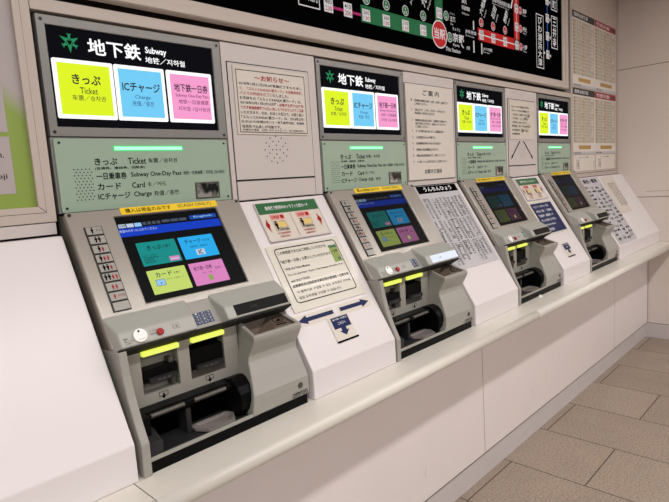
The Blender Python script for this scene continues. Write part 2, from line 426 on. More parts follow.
def screen_mesh(dim, idx):
    def em(n, c, k=1.): return emit('%s_%d'%(n,idx), c, dim*k, .004)
    b = MB(); F = SLOPE()
    bk = em('lcd_black',(9,10,12),.7); blue = em('lcd_blue',(16,60,190)); wh = em('lcd_white',(200,215,235),.9); te = em('lcd_teal',(20,140,135)); cy = em('lcd_cyan',(40,170,235))
    yg = em('lcd_lime',(196,216,110)); pk = em('lcd_pink',(218,132,190)); dk = em('lcd_dark',(16,34,44)); lb = em('lcd_lightblue',(150,200,240)); gb = em('lcd_greyblue',(70,80,95)); db = em('lcd_midblue',(24,70,160))
    b.box(F,.112,-.224,.0,.432,.032,.0125,'black'); 
    b.quad(F,.117,-.221,.428,.030,.0128,bk)
    z = .013
    # toolbar
    for k in range(3): b.quad(F,.124+k*.0215,-.0035,.143+k*.0215,.0075,z,[wh,wh,lb][k])
    b.text(F,'日本語',.126,-.002,.142,.006,z+.0004,dk,.01)
    for k in range(4): b.quad(F,.190+k*.0135,-.0010,.200+k*.0135,.0080,z,gb)
    for k in range(3): b.quad(F,.246+k*.026,.0005,.269+k*.026,.0090,z,gb)
    b.prism(F, b.rr(.331,.000,.420,.0135,.005), z-.0002, z, db); b.text(F,'English',.345,.003,.405,.011,z+.0004,lb,.006)
    b.quad(F,.118,-.030,.424,-.0055,z,blue)
    b.text(F,'希望のボタンにふれてください',.121,-.0175,.225,-.0095,z+.0004,wh,.006)
    # four buttons
    def tile(x0,s0,x1,s1,c): b.prism(F, b.rr(x0,-s1,x1,-s0,.002), z-.0002, z+.0003, c)
    zt = z+.0007
    tile(.150,.052,.260,.120,te); b.text(F,'きっぷ',.175,-.077,.215,-.063,zt,dk,.016); b.text(F,'を買う',.219,-.075,.242,-.066,zt,dk,.006)
    for k in range(4): b.text(F,['大人・小児','区間乗車券','回数券','連絡券'][k],.157,-.094-.0065*k,.157+[.036,.042,.026,.030][k],-.0885-.0065*k,zt,dk,.0)
    b.quad(F,.226,-.116,.255,-.103,zt,pk); b.quad(F,.228,-.112,.253,-.109,zt+.0003,wh)
    tile(.270,.052,.378,.120,cy); b.text(F,'チャージ',.286,-.075,.336,-.061,zt,dk,.014); b.text(F,'をする',.341,-.073,.364,-.065,zt,dk,.004); b.text(F,'残額確認・履歴表示',.296,-.0875,.352,-.0815,zt,dk,.0)
    b.quad(F,.309,-.112,.336,-.0945,zt,wh); b.text(F,'IC',.316,-.110,.329,-.0965,zt+.0003,'ink',.03)
    tile(.150,.134,.258,.201,yg); b.text(F,'カード',.170,-.156,.216,-.142,zt,dk,.016); b.text(F,'を買う',.221,-.154,.240,-.147,zt,dk,.004)
    b.quad(F,.165,-.180,.190,-.162,zt,lb); b.outline(F,.165,-.180,.190,-.162,.001,zt+.0002,dk); b.dot(F,.178,-.173,.002,zt+.0003,dk); b.text(F,'トラフィカ京カード',.196,-.168,.246,-.1625,zt,dk,0)
    tile(.270,.134,.377,.201,pk); b.text(F,'地下鉄一日券',.280,-.158,.337,-.145,zt,dk,.010); b.text(F,'を買う',.345,-.162,.365,-.155,zt,dk,.002); b.text(F,'(大人・小児)',.302,-.170,.332,-.164,zt,dk,0)
    b.quad(F,.315,-.191,.329,-.175,zt,'pgreen')
    return b

def machine():
    t = thing('ticket_machine', (0,0,0), '', 'ticket machine', 'row of ticket vending machines')
    F = SLOPE()
    # upper housing: back slab + bevelled face ring round the screen
    h = MB(); h.xprof([(.03,1.352),S(-.046,.004),S(.31,.004),(.03,1.0)], .003,.512,'side')
    h.build('housing', t)
    b = MB(); 
    b.ring(F,(.0025,-.312,.5165,.050),(.1185,-.2185,.427,.0285),.0,.0205,'steel'); b.build('screen_bezel', t, bevel=.004, seg=3)
    # people-number buttons
    rows = ['kt','kk','kr','krr','kkr','kkrr','rr','rt','']
    for i,r in enumerate(rows):
        s = .0085+i*.0257-.0125
        b = MB(); x0,x1 = .0345,.0775
        b.box(F,x0,-s-.0245,.0205,x1,-s,.0235,'dark')
        b.box(F,x0+.0025,-s-.0225,.0235,x1-.0025,-s-.002,.0255,'grey'); z = .0262; yc = -s-.0122
        if r == 'kt': person(b,F,.050,yc,.016,z,'ink'); b.text(F,'大人',.059,yc-.003,.073,yc+.004,z,'inkg',0)
        elif r == 'rt': person(b,F,.048,yc,.012,z,'inkred'); b.text(F,'小児',.056,yc-.003,.073,yc+.004,z,'inkred',0)
        elif r:
            n = len(r); w = .0085
            for k,ch in enumerate(r): person(b,F,.056+(k-(n-1)/2)*w,yc-(.0015 if ch=='r' else 0),.016 if ch=='k' else .0125,z,'ink' if ch=='k' else 'inkred')
        b.build('selection_button', t)
    b = MB(); b.prism(F, b.rr(.139,.0305,.433,.051,.003), .0205,.0222,'yellow')
    b.text(F,'購入は現金のみです',.152,.0345,.282,.0475,.0226,'ink',.006); b.text(F,'(CASH ONLY)',.305,.0345,.412,.0475,.0226,'inkg',.0); b.build('cash_only_label', t, label='yellow cash only label')
    for x in (.012,.505):
        b = MB(); b.disc(F,x,.042,.0042,.02,.0235,'dark',n=10); b.build('screw', t)
    # left console
    def console(x0, x1, name):
        b = MB(); pr = [S(.232,.0203),S(.288,.055),S(.3245,.055),S(.3245,.0)]
        b.xprof(pr, [x0[0],x0[1],x0[1],x0[0]], [x1[0],x1[1],x1[1],x1[0]], 'grey_l'); return b.build(name, t, bevel=.004, seg=3)
    con = console((.0035,.010),(.2165,.203),'left_console')
    b = MB(); FS = SLOPE(); b.disc(FS,.058,-.3055,.0165,.055,.0605,'knob',n=28); b.dot(FS,.056,-.2955,.0028,.0609,'ink'); 
    for k in range(5): b.dot(FS,.051+k*.0035,-.3155+abs(k-2)*.0006,.0009,.0609,'ink',n=6)
    b.build('coin_slot', con, bevel=.0012, label='round white coin slot plate')
    b = MB(); b.disc(FS,.1065,-.3085,.0085,.055,.061,'red',n=20); b.build('cancel_button', con, bevel=.0015, label='round red button')
    b = MB(); z = .0556
    b.text(FS,'硬貨',.019,-.3075,.030,-.3035,z,'inkg',0); b.text(FS,'投入口',.019,-.3135,.040,-.3095,z,'inkg',0); b.text(FS,'COIN',.019,-.3185,.034,-.3155,z,'inkg',0)
    b.text(FS,'とりけし',.083,-.3035,.104,-.2985,z,'inkg',0); b.text(FS,'取消ボタン',.083,-.3105,.100,-.3065,z,'inkg',0)
    b.build('printed_legend', con)
    b = MB(); b.prism(FS, b.rr(.142,-.310,.160,-.296,.002),.0545,.0562,'grey'); b.poly(FS,[(.149,-.306),(.153,-.306),(.151,-.3025)],.0566,'ink'); b.build('sensor_plate', con)
    # keypad in the gap
    b = MB(); pr = [S(.240,.0195),S(.243,.021),S(.3245,.030),S(.3245,.0)]; b.xprof(pr,.200,.300,'grey'); kp = b.build('keypad_tray', t)
    o = Vector((0,)+S(.243,.0212)); e = (Vector((0,)+S(.3245,.0302))-o).normalized(); nz = Vector((0,e.z,-e.y)); nz = nz if nz.y < 0 else -nz
    FK = Fr(o,(1,0,0),-e,nz)
    for r in range(4):
        for c in range(3):
            b = MB(); x = .2195+c*.0180; y = -.034-r*.0088
            b.box(FK,x,y-.0068,0,x+.0145,y,.0022,'keyblue'); b.text(FK,'123456789*0#'[r*3+c],x+.0055,y-.0056,x+.0095,y-.0012,.0025,'inkwhite',.0); b.build('key', kp)
    # right console with display
    con2 = console((.2835,.295),(.5165,.510),'right_console')
    b = MB(); b.box(FS,.322,-.3195,.055,.500,-.2895,.0562,'black'); b.text(FS,'0 円',.372,-.309,.392,-.302,.0568,'inkg',0); b.build('amount_display', con2, label='black display strip')
    # dark seam under consoles
    b = MB(); b.xprof([S(.3245,.048),S(.329,.046),S(.329,-.02),S(.3245,-.02)], .004,.513,'gap'); b.build('seam', t)
    # lower housing: left cheek, top rail, bay back, right edge
    pr = [S(.329,.047),S(.345,.040),S(.38,.026),S(.43,.012),S(.48,.003),(-.3005,.848),(-.2985,ZC),(-.02,ZC),(-.02,1.03)]
    b = MB(); b.xprof(pr,.0015,.0215,'grey'); b.build('side_cheek', t, bevel=.003, seg=3)
    B = WALL(0,-.195)
    b = MB(); r1 = (.069,.914,.166,1.009); r2 = (.198,.914,.301,1.006)
    x0,x1,z0,z1 = .0215,.345,.885,1.034
    b.box(B,x0,z0,-.03,r1[0],z1,0,'bay'); b.box(B,r1[2],z0,-.03,r2[0],z1,0,'bay'); b.box(B,r2[2],z0,-.03,x1,z1,0,'bay')
    for r in (r1,r2): b.box(B,r[0],z0,-.03,r[2],r[1],0,'bay'); b.box(B,r[0],r[3],-.03,r[2],z1,0,'bay')
    b.box(B,x0,z0,-.10,x1,z1,-.03,'bay')
    bay = b.build('bay_panel', t)
    for cx in (.118,.249):     # arrow pictograms
        b = MB(); cz = .900; w = .012
        b.outline(B,cx-w,cz-.001,cx+w,cz+.011,.0014,.0006,'ink'); b.poly(B,[(cx-.006,cz-.001),(cx+.006,cz-.001),(cx,cz-.008)],.0007,'ink'); b.box(B,cx-.002,cz,0,cx+.002,cz+.006,.0007,'ink'); b.build('slot_pictogram', bay)
    def slot(r, z0, z1, name, dark):
        b = MB()
        if dark: b.box(B,r[0]+.001,r[1]+.02,-.03,r[2]-.001,r[3]-.001,-.0285,'hole')
        b.box(B,r[0]+.002,z0,-.03,r[2]-.006,z1,.002 if not dark else .001,'black')
        b.box(B,r[0]+.012,z0-.0015,-.02,r[2]-.014,z0+.010,.014,'dark'); b.text(B,'▲▲▲',r[0]+.03,z0+.002,r[2]-.03,z0+.007,.0146,'inkg',0)
        b.box(B,r[0]+.004,z0-.005,-.03,r[2]-.008,z0-.0015,.006,'silver')
        if dark: b.box(B,r[0]+.004,r[1]+.001,-.03,r[2]-.006,z0-.005,-.004,'silver')
        else:
            b.box(B,r[2]-.022,z1-.004,-.03,r[2]-.010,z1+.012,-.006,'silver'); b.box(B,r[2]-.018,r[1]+.003,-.03,r[2]-.006,z0-.006,-.01,'silver')
        b.build(name, t)
    slot(r1,.944,.975,'card_slot',False); slot(r2,.938,.990,'note_slot',True)
    for (xa,xb,l) in ((.071,.167,'glowing lime strip over card slot'),(.203,.300,'glowing lime strip over note slot')):
        b = MB(); b.prism(B,b.rr(xa,1.010,xb,1.0225,.003),-.01,.0095,'lime'); b.build('slot_light', t, label=l)
    # black collection bay
    b = MB(); b.box(B,.0215,.79,-.06,.352,.888,-.012,'hole'); b.xprof([(-.18,.888),(-.236,.889),(-.244,.884),(-.244,.872),(-.18,.866)],.024,.300,'black')
    b.xprof([(-.18,.889),(-.262,.889),(-.262,.84),(-.25,.81),(-.18,.80)],.0215,.046,'black')
    b.xprof([(-.19,.87),(-.235,.862),(-.235,.80),(-.19,.80)],.150,.164,'dark')
    b.xprof([(-.15,.793),(-.283,.793),(-.283,.7985),(-.15,.801)],.0215,.330,'dark')
    b.xprof([(-.215,.80),(-.285,.80),(-.285,.836),(-.245,.852),(-.215,.852)],.0215,.060,'dark')
    b.build('collection_bay', t, bevel=.002)
    b = MB(); n = 12
    for k,(yy,zz) in enumerate([(0,0)]):
        pts = [(-.226+.056*math.cos(2*PI*i/16), .842+.054*math.sin(2*PI*i/16)) for i in range(16)]
        b.xprof(pts,.283,.345,'black')
    b.build('return_roller', t, bevel=.004)
    for (xa,xb) in ((.056,.143),(.170,.262)):
        b = MB(); b.xprof([(-.240,.886),(-.247,.886),(-.250,.881),(-.247,.876),(-.240,.876)],xa,xb,'silver'); b.build('flap_bar', t, bevel=.001)
    b = MB(); FT = Fr((0,0,0),(1,0,0),(0,1,0),(0,0,1))
    rim = [(.168,-.215),(.276,-.215),(.284,-.240),(.262,-.276),(.186,-.276),(.166,-.245)]
    inn = [(.218+(x-.218)*.86+.003,-.245+(y+.245)*.82) for x,y in rim]
    nv = len(rim)
    vs = [(x,y,.802) for x,y in rim]+[(x,y,.808) for x,y in rim]+[(x,y,.808) for x,y in inn]+[(.222+(x-.222)*.75,-.245+(y+.245)*.7,.8035) for x,y in inn]
    fs = []
    for r in range(3): fs += [(r*nv+i,r*nv+(i+1)%nv,(r+1)*nv+(i+1)%nv,(r+1)*nv+i) for i in range(nv)]
    fs.append(tuple(range(3*nv,4*nv))); b.add(vs,fs,'chrome'); b.build('coin_tray', t, label='shiny metal coin tray')
    # front lip + kick plate
    b = MB(); b.xprof([(-.283,.798),(-.2915,.798),(-.2915,.8055),(-.2865,.8065),(-.283,.8055)],.0215,.330,'grey'); b.build('front_lip', t, bevel=.0012)
    b = MB(); b.xprof([(-.10,ZC+.0004),(-.10,.797),(-.2895,.797),(-.2895,ZC+.0004)],.0205,.5,'black'); b.build('kick_plate', t, label='black kick plate')
    # block with the change hopper
    bk = MB()
    levels = [ # z, y front, x left front, x right
      (1.000,-.2735,.3435,.5135),(.988,-.2735,.3435,.5135),(.965,-.2620,.3415,.5115),(.945,-.2510,.3385,.508),(.930,-.2520,.3350,.5075),(.895,-.2725,.3260,.507),(.852,-.2945,.3140,.507),(.838,-.2955,.3110,.507),(.7985,-.2935,.3050,.507)]
    vs = []
    for z,y,xl,xr in levels:
        vs += [(xl+.012,-.16,z),(xl,y,z),(xr,y,z),(xr-.004,-.16,z)]
    vs[0] = (.3555,-.16,1.036); vs[3] = (.5085,-.16,1.036)
    fs = []
    for k in range(len(levels)-1):
        a = k*4
        fs += [(a,a+1,a+5,a+4),(a+1,a+2,a+6,a+5),(a+2,a+3,a+7,a+6),(a+3,a,a+4,a+7)]
    fs.append(tuple(len(vs)-4+i for i in range(4)))
    # rim and inner cavity
    top = [Vector(vs[i]) for i in range(4)]
    cen = sum(top,Vector())/4
    inner = [Vector((.3680,-.186,1.0265)),Vector((.3555,-.2625,1.0032)),Vector((.5015,-.2625,1.0032)),Vector((.4975,-.186,1.0265))]
    bot = [Vector((.376,-.200,.972)),Vector((.368,-.250,.966)),Vector((.49,-.250,.966)),Vector((.486,-.200,.972))]
    n0 = len(vs); vs += [tuple(v) for v in inner]+[tuple(v) for v in bot]
    rimf = [(i,(i+1)%4,n0+(i+1)%4,n0+i) for i in range(4)]
    bk.add(vs, fs+rimf, 'grey')
    bk.add([tuple(v) for v in inner]+[tuple(v) for v in bot], [(i,(i+1)%4,4+(i+1)%4,4+i) for i in range(4)]+[(4,5,6,7)], 'brown')
    blk = bk.build('change_hopper', t, bevel=.004, seg=3)
    b = MB(); vs = [(.400,-.195,.975),(.400,-.252,.970),(.496,-.252,.970),(.492,-.195,.975),(.455,-.192,1.018),(.448,-.235,.998),(.497,-.250,1.000),(.4945,-.192,1.018)]
    b.add(vs,[(0,1,5,4),(1,2,6,5),(4,5,6,7),(0,4,7,3)],'brown')
    up = Vector(vs[4])-Vector(vs[5]); FW = Fr(vs[5],(Vector(vs[6])-Vector(vs[5])).normalized(),up.normalized(),Vector((0,-.42,.91)).normalized())
    b.rrline(FW,.006,.012,.036,.040,.012,.0018,.001,'ink'); b.poly(FW,[(.012,.02),(.03,.02),(.024,.032)],.001,'ink'); b.quad(FW,.006,.004,.038,.008,.001,'ink')
    b.build('hopper_wedge', blk)
    b = MB(); B2 = WALL(0,-.196); b.prism(B2,b.rr(.357,1.029,.450,1.0365,.002),-.02,.004,'lime'); b.build('hopper_light', t, label='thin glowing lime strip over the hopper')
    b = MB(); FV = WALL(0,-.2958)
    b.text(FV,'omron',.441,.8025,.497,.8165,.0006,'ink',.0)
    b.build('maker_lettering', blk)
    b = MB(); b.disc(FV,.472,.8325,.0085,-.004,.0008,'silver',n=20); b.poly(FV,[(.468,.827),(.475,.830),(.470,.834),(.476,.838),(.469,.838),(.466,.833)],.0012,'inkg'); b.build('maker_badge', blk, label='small round silver badge')
    return t

m0 = machine(); m0.location = (MX[0],0,0)
MLAB = ['grey ticket machine nearest the camera with its touch screen brightest',
        'second grey ticket machine from the left, with pale glare painted on its amount display',
        'third grey ticket machine from the left, between the fare table and the navy notice',
        'grey ticket machine farthest from the camera, beside the right end slope']
m0['label'] = MLAB[0]
ms = [m0]+[dup(m0,(MX[i],0,0),MLAB[i]) for i in (1,2,3)]
for i,m in enumerate(ms):
    screen_mesh([1.,.33,.07,.04][i], i).build('touch_screen', m)  # emission lowered per screen, viewing-angle dimming baked in
pale = emit('display_glare',(205,215,235),1.0,.2)  # glare on the second machine's display, painted in as pale emission
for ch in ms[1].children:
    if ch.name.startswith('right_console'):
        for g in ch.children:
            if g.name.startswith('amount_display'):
                me = g.data.copy(); g.data = me; me.materials[0] = pale; g['label'] = 'amount display with pale glare painted in'

# ------------------------------------------------------------------ sloped white cladding between machines
def cladding(x0, x1, label, full=True, back=0.):
    b = MB()
    top = [(.0,1.347)] if full else [(-back,1.3035),(-.0263,1.3037)]
    b.xprof(top+[(K0.y,K0.z),(K0.y,ZC+.0004),(-back,ZC+.0004)], x0, x1, 'white')
    return tag(b.build('sloped_cladding', loc=(x0,0,ZC), bevel=.003, seg=2), label, 'sloped panel', None)
cladding(-1.6, MX[0]-.0105, 'wide blank white sloped cladding at left edge', False)
cladding(MX[0]+.5215, MX[1]-.006, 'white sloped cladding between first and second machine, carrying the blue arrows')
cladding(MX[1]+.5215, MX[2]-.006, 'white sloped cladding between second and third machine, under the fare table')
cladding(MX[2]+.5215, MX[3]-.006, 'white sloped cladding between third and fourth machine, with navy notice')
cladding(MX[3]+.5215, XR-.0015, 'white sloped cladding at right end against the wall', False, .001)

# wall panels between the signs
def wall_panel(x0, x1, label, door=None, holes=None):
    b = MB(); b.box(Wd, x0,1.3495,-.05,x1,1.8295,-.002,'white2')
    if door:
        a,c,zt,zb,zl = door
        b.box(Wd,a,zl,-.002,c,zt,-.0005,'gap'); b.box(Wd,a+.0025,zb,-.002,c-.0025,zt-.003,.0005,'white2'); b.box(Wd,a+.0025,zl,-.002,c-.0025,zb-.006,.0005,'white2')
    if holes:
        cx,cz,R = holes
        for r,k in ((.016,4),(.032,8),(.048,12)):
            for i in range(k):
                an = 2*PI*(i+.5*(k==8))/k; b.dot(Wd,cx+r*math.cos(an),cz+r*math.sin(an)*.9,.0026,.0009,'ink',n=6)
        b.dot(Wd,cx,cz,.0026,.0009,'ink',n=6)
    return tag(b.build('filler_panel', loc=(x0,0,1.35)), label, 'wall panel')
x = MX[0]; wall_panel(x+.513,x+.904,'off-white wall panel with speaker holes under the red-lettered notice',(x+.529,x+.870,1.775,1.4155,1.3515),(x+.700,1.508,0))
x = MX[1]; wall_panel(x+.513,x+.904,'plain off-white wall panel behind the tall numbered notice')
x = MX[2]; wall_panel(x+.513,x+.904,'off-white wall panel behind the two black pointer lines',(x+.533,x+.874,1.777,1.4155,1.3515),(x+.70,1.50,0))

# left poster case
b = MB()
b.ring(Wd,(-1.2,1.339,.4675,2.75),(-1.18,1.3625,.4475,2.73),-.05,-.001,'beam'); b.ring(Wd,(-1.18,1.3625,.4465,2.73),(-1.16,1.377,.431,2.71),-.05,.0,'beam')
b.box(Wd,-1.18,1.3615,-.05,.4475,1.3632,-.0006,'gap'); b.box(Wd,.4462,1.3625,-.05,.4475,2.73,-.0006,'joint')
b.line(Wd,.431,1.377,.4465,1.3632,.0012,.0004,'gap')
tag(b.build('poster_frame', loc=(0,0,1.34)), 'cream metal poster frame at left edge', 'frame')
b = MB(); b.box(Wd,-1.16,1.377,-.05,.431,2.71,-.012,'pgrad')
z = -.0112
b.quad(Wd,-.4,1.411,.391,1.542,z,'mauve'); b.quad(Wd,-.4,1.552,.391,2.6,z,'mauve')
b.text(Wd,'en.',.352,1.494,.376,1.5045,z+.0005,'ink',.004); b.text(Wd,'aoji',.346,1.443,.377,1.4575,z+.0005,'ink',.004)
tag(b.build('wall_poster'), 'green and grey poster inside the cream frame at left edge', 'poster')
b = MB(); b.box(Wd,-1.6,1.3085,-.05,.465,1.3365,-.003,'white2'); b.box(Wd,-1.6,1.300,-.05,.465,1.3085,-.012,'gap'); struct(b.build('trim_3'))

# ------------------------------------------------------------------ route map board
bt = thing('route_map_board', (2,0,1.88), 'large black illuminated route map board above the machines', 'map board')
BF = WALL(0,-.03)
b = MB(); b.ring(BF,(.25,1.877,3.605,2.745),(.33,1.9195,3.517,2.70),-.0295,0,'beam'); b.ring(BF,(.252,1.879,3.603,2.743),(.30,1.9,3.56,2.72),0,.003,'beam'); loc_b(b,'frame',bt,bevel=.002)
b = MB(); b.box(BF,.33,1.9195,-.02,3.517,2.70,-.006,'bblack')
z = -.0054
# karasuma line (green), its southern extension (magenta)
b.quad(BF,1.425,1.998,1.62,2.008,z,'bmag'); b.quad(BF,1.619,1.979,2.118,2.041,z,'bgreen'); b.quad(BF,2.119,2.03,2.181,2.70,z,'bgreen')
def st(x, zc, a, c, w=.045, h=.043):
    b.quad(BF,x-w/2,zc-h/2,x+w/2,zc+h/2,z+.0006,'bwhite'); b.text(BF,a,x-w*.38,zc+.003,x+w*.38,zc+h*.40,z+.001,'ink',.006); b.text(BF,c,x-w*.38,zc-h*.40,x+w*.38,zc-.003,z+.001,'inkred',.006)
def circ(x, zc, t, col, r=.021):
    b.dot(BF,x,zc,r,z+.0006,'bwhite',n=20); b.dot(BF,x,zc,r*.86,z+.0009,col,n=20); b.text(BF,t[0],x-.004,zc+.002,x+.004,zc+.011,z+.0013,'bwhite',.02); b.text(BF,t[1:],x-.009,zc-.012,x+.009,zc-.002,z+.0013,'bwhite',.02)
for x,f in ((1.445,('480','230')),(1.546,('410','200'))): st(x,2.008,*f,h=.05)
for x,n,f,k in ((1.649,'竹田',('260','130'),'K15'),(1.770,'くいな橋',('260','130'),'K14'),(1.896,'十条',('210','110'),'K13'),(2.022,'九条',('210','110'),'K12')):
    st(x,2.006,*f); circ(x+.004,2.066,k,'bgreen'); 
    b.text(BF,n,x+.02,2.100,x+.02+.038*len(n),2.136,z+.0006,'bwhite',.02,math.radians(62))
    b.text(BF,{'竹田':'Takeda','くいな橋':'Kuinabashi','十条':'Jujo','九条':'Kujo'}[n],x+.048,2.094,x+.048+.013*len(n)*2,2.108,z+.0006,'bwhite',.004,math.radians(62))
b.outline(BF,1.300,1.983,1.402,2.08,.004,z+.0006,'bwhite'); b.text(BF,'奈良方面',1.312,2.03,1.392,2.066,z+.0006,'bwhite',.01); b.text(BF,'for Nara',1.312,2.004,1.392,2.022,z+.0006,'bwhite',.004); b.poly(BF,[(1.402,2.02),(1.418,2.03),(1.402,2.04)],z+.0006,'bwhite')
st(2.151,2.098,'210','110',h=.046); circ(2.207,2.096,'K10','bgreen'); b.text(BF,'五条',2.238,2.078,2.286,2.102,z+.0006,'bwhite',.014); b.text(BF,'ごじょう',2.238,2.108,2.276,2.118,z+.0006,'bwhite',.004); b.text(BF,'Gojo',2.240,2.060,2.262,2.072,z+.0006,'bwhite',.004)
st(2.151,2.24,'210','110'); circ(2.207,2.24,'K09','bgreen'); b.text(BF,'四条',2.238,2.222,2.286,2.250,z+.0006,'bwhite',.014)
b.text(BF,'阪急京都線',2.345,2.148,2.415,2.168,z+.0006,'bwhite',.014); b.text(BF,'烏丸',2.345,2.176,2.39,2.2,z+.0006,'bwhite',.014); b.text(BF,'Hankyu Line',2.345,2.125,2.405,2.137,z+.0006,'bwhite',.002)
b.dot(BF,2.147,2.007,.0605,z+.0014,'bwhite',n=36); b.dot(BF,2.147,2.007,.055,z+.0018,'bred',n=36); b.text(BF,'当駅',2.103,1.984,2.191,2.032,z+.0022,'bwhite',.02)
circ(2.231,2.006,'K11','bgreen',.022); b.text(BF,'京都',2.256,1.992,2.354,2.032,z+.0006,'bwhite',.022); b.text(BF,'きょうと',2.258,2.042,2.322,2.056,z+.0006,'bwhite',.008); b.text(BF,'Kyoto',2.258,1.968,2.312,1.985,z+.0006,'bwhite',.004); b.text(BF,'This Station',2.192,1.944,2.318,1.962,z+.0006,'bwhite',.008)
b.text(BF,'JR線',2.375,1.968,2.405,1.988,z+.0006,'bwhite',.006); b.poly(BF,[(2.330,1.99),(2.350,1.976),(2.345,1.972),(2.325,1.986)],z+.0006,'bwhite')
b.text(BF,'JR奈良線',2.369,2.044,2.470,2.064,z+.0006,'bwhite',.01); b.text(BF,'JR Nara Line',2.369,2.030,2.450,2.039,z+.0006,'bwhite',0)
# tozai line (red)
b.quad(BF,2.488,2.029,2.935,2.088,z,'bred'); b.quad(BF,2.874,2.029,2.937,2.70,z,'bred'); b.quad(BF,2.49,2.0555,2.905,2.061,z+.0003,'bwhite'); b.quad(BF,2.9025,2.06,2.9075,2.70,z+.0003,'bwhite')
for x,n,k in ((2.521,'六地蔵','T01'),(2.641,'石田','T02'),(2.769,'醍醐','T03')):
    st(x,2.057,'320','160',.040,.044); circ(x+.001,2.116,k,'bred',.021)
    b.text(BF,n,x+.012,2.146,x+.012+.034*len(n),2.180,z+.0006,'bwhite',.02,math.radians(62)); b.text(BF,{'六地蔵':'Rokujizo','石田':'Ishida','醍醐':'Daigo'}[n],x+.038,2.140,x+.085,2.152,z+.0006,'bwhite',.002,math.radians(62))
for zc,n,k,r in ((2.057,'小野','T04','Ono'),(2.152,'椥辻','T05','Nagitsuji'),(2.247,'東野','T06','Higashino'),(2.342,'山科','T07','Yamashina')):
    st(2.905,zc,'290','150',.040,.044); circ(2.952,zc-.002,k,'bred',.020); b.text(BF,n,2.980,zc-.012,3.028,zc+.014,z+.0006,'bwhite',.016); b.text(BF,r,2.980,zc-.026,3.025,zc-.017,z+.0006,'bwhite',0)
b.text(BF,'京都市役所前方面',2.64,2.235,2.83,2.258,z+.0006,'bwhite',.012); b.text(BF,'Kyoto Shiyakusho-mae',2.64,2.222,2.82,2.231,z+.0006,'bwhite',0); b.poly(BF,[(2.835,2.24),(2.86,2.29),(2.868,2.285),(2.85,2.236)],z+.0006,'bwhite')
for x,a,c in ((2.447,2.070,2.111),(2.444,1.964,2.020),(2.520,1.966,2.018)): b.quad(BF,x-.005,a,x+.005,c,z+.0006,'bwhite')
b.text(BF,'JR六地蔵',2.535,1.985,2.625,2.003,z+.0006,'bwhite',.006); b.text(BF,'Rokujizo',2.535,1.974,2.60,1.982,z+.0006,'bwhite',0)
# blue keihan line
b.quad(BF,3.301,2.04,3.314,2.70,z,'bblue')
for zc,f in ((2.360,'490'),(2.262,'490'),(2.160,'540'),(2.055,'590')): st(3.307,zc,f,'250',.044,.048); b.poly(BF,[(3.332,zc-.004),(3.350,zc-.014),(3.350,zc+.006)],z+.0006,'bwhite')
b.outline(BF,3.150,1.966,3.250,2.266,.005,z+.0006,'bwhite'); b.text(BF,'び\nわ\n湖\n浜\n大\n津',3.172,1.978,3.228,2.255,z+.0006,'bwhite',.016); b.poly(BF,[(3.252,2.05),(3.272,2.06),(3.252,2.07)],z+.0006,'bwhite')
b.outline(BF,3.362,2.10,3.452,2.288,.005,z+.0006,'bwhite'); b.text(BF,'三\n井\n寺',3.382,2.108,3.434,2.278,z+.0006,'bwhite',.016)
b.outline(BF,3.362,2.32,3.452,2.50,.005,z+.0006,'bwhite'); b.text(BF,'上\n栄\n町',3.382,2.33,3.434,2.49,z+.0006,'bwhite',.016)
loc_b(b,'map_panel',bt)

# ------------------------------------------------------------------ notices on the wall panels
def notice(name, label, cat, mb, group=None): return tag(mb.build(name), label, cat, group)
# red lettered notice
b = MB(); F = WALL(MX[0]); b.box(F,.548,1.556,.0008,.851,1.764,.004,'paper2'); z = .0046
b.outline(F,.557,1.562,.844,1.754,.0022,z,'ink'); b.quad(F,.5592,1.5642,.8418,1.7518,z-.0003,'paper')
b.text(F,'～お知らせ～',.628,1.724,.775,1.742,z,'inkred',.02)
L = [('2018年1月31日(水)の営業終了をもちまし','k',0,1),('て、「スルッとKANSAI 都カード」の自動券売機、','r',0,1),('バスでの利用を終了','r',0,.45),('お手持ちの「スルッとKANSAI 都カード」は、','k',0,.97),('2018年2月1日(木)以降、','k',0,.58),('できず乗継精算機での払い戻しもできませんのでご注意','r',0,1),('いただきます。なお、お近くの窓口で、お取り扱い','k',0,1),('「スルッとKANSAI 都カード」は、2018年2月1','k',0,1),('日(木)から5年間は市バス・地下鉄案内所、定期券','k',0,1),('発売所で払戻しが可能です。','k',0,.60)]
for i,(s,c,a,e) in enumerate(L):
    y = 1.7115-i*.0146; b.text(F,s,.565+a*.266,y-.005,.565+e*.266,y+.0058,z,'inkred' if c=='r' else 'ink',.014)
b.text(F,'いたしました。',.565+.46*.266,1.7115-2*.0146-.005,.565+.76*.266,1.7115-2*.0146+.0058,z,'ink',.012)
b.text(F,'自動改札機では使用',.565+.60*.266,1.7115-4*.0146-.005,.831,1.7115-4*.0146+.0058,z,'inkred',.016)
b.text(F,'京都市交通局　お問い合わせは市バス・地下鉄案内所へ',.567,1.5665,.832,1.5735,z,'ink',.010)
notice('paper_notice','cream notice with red and black lettering between first and second signs','notice',b)
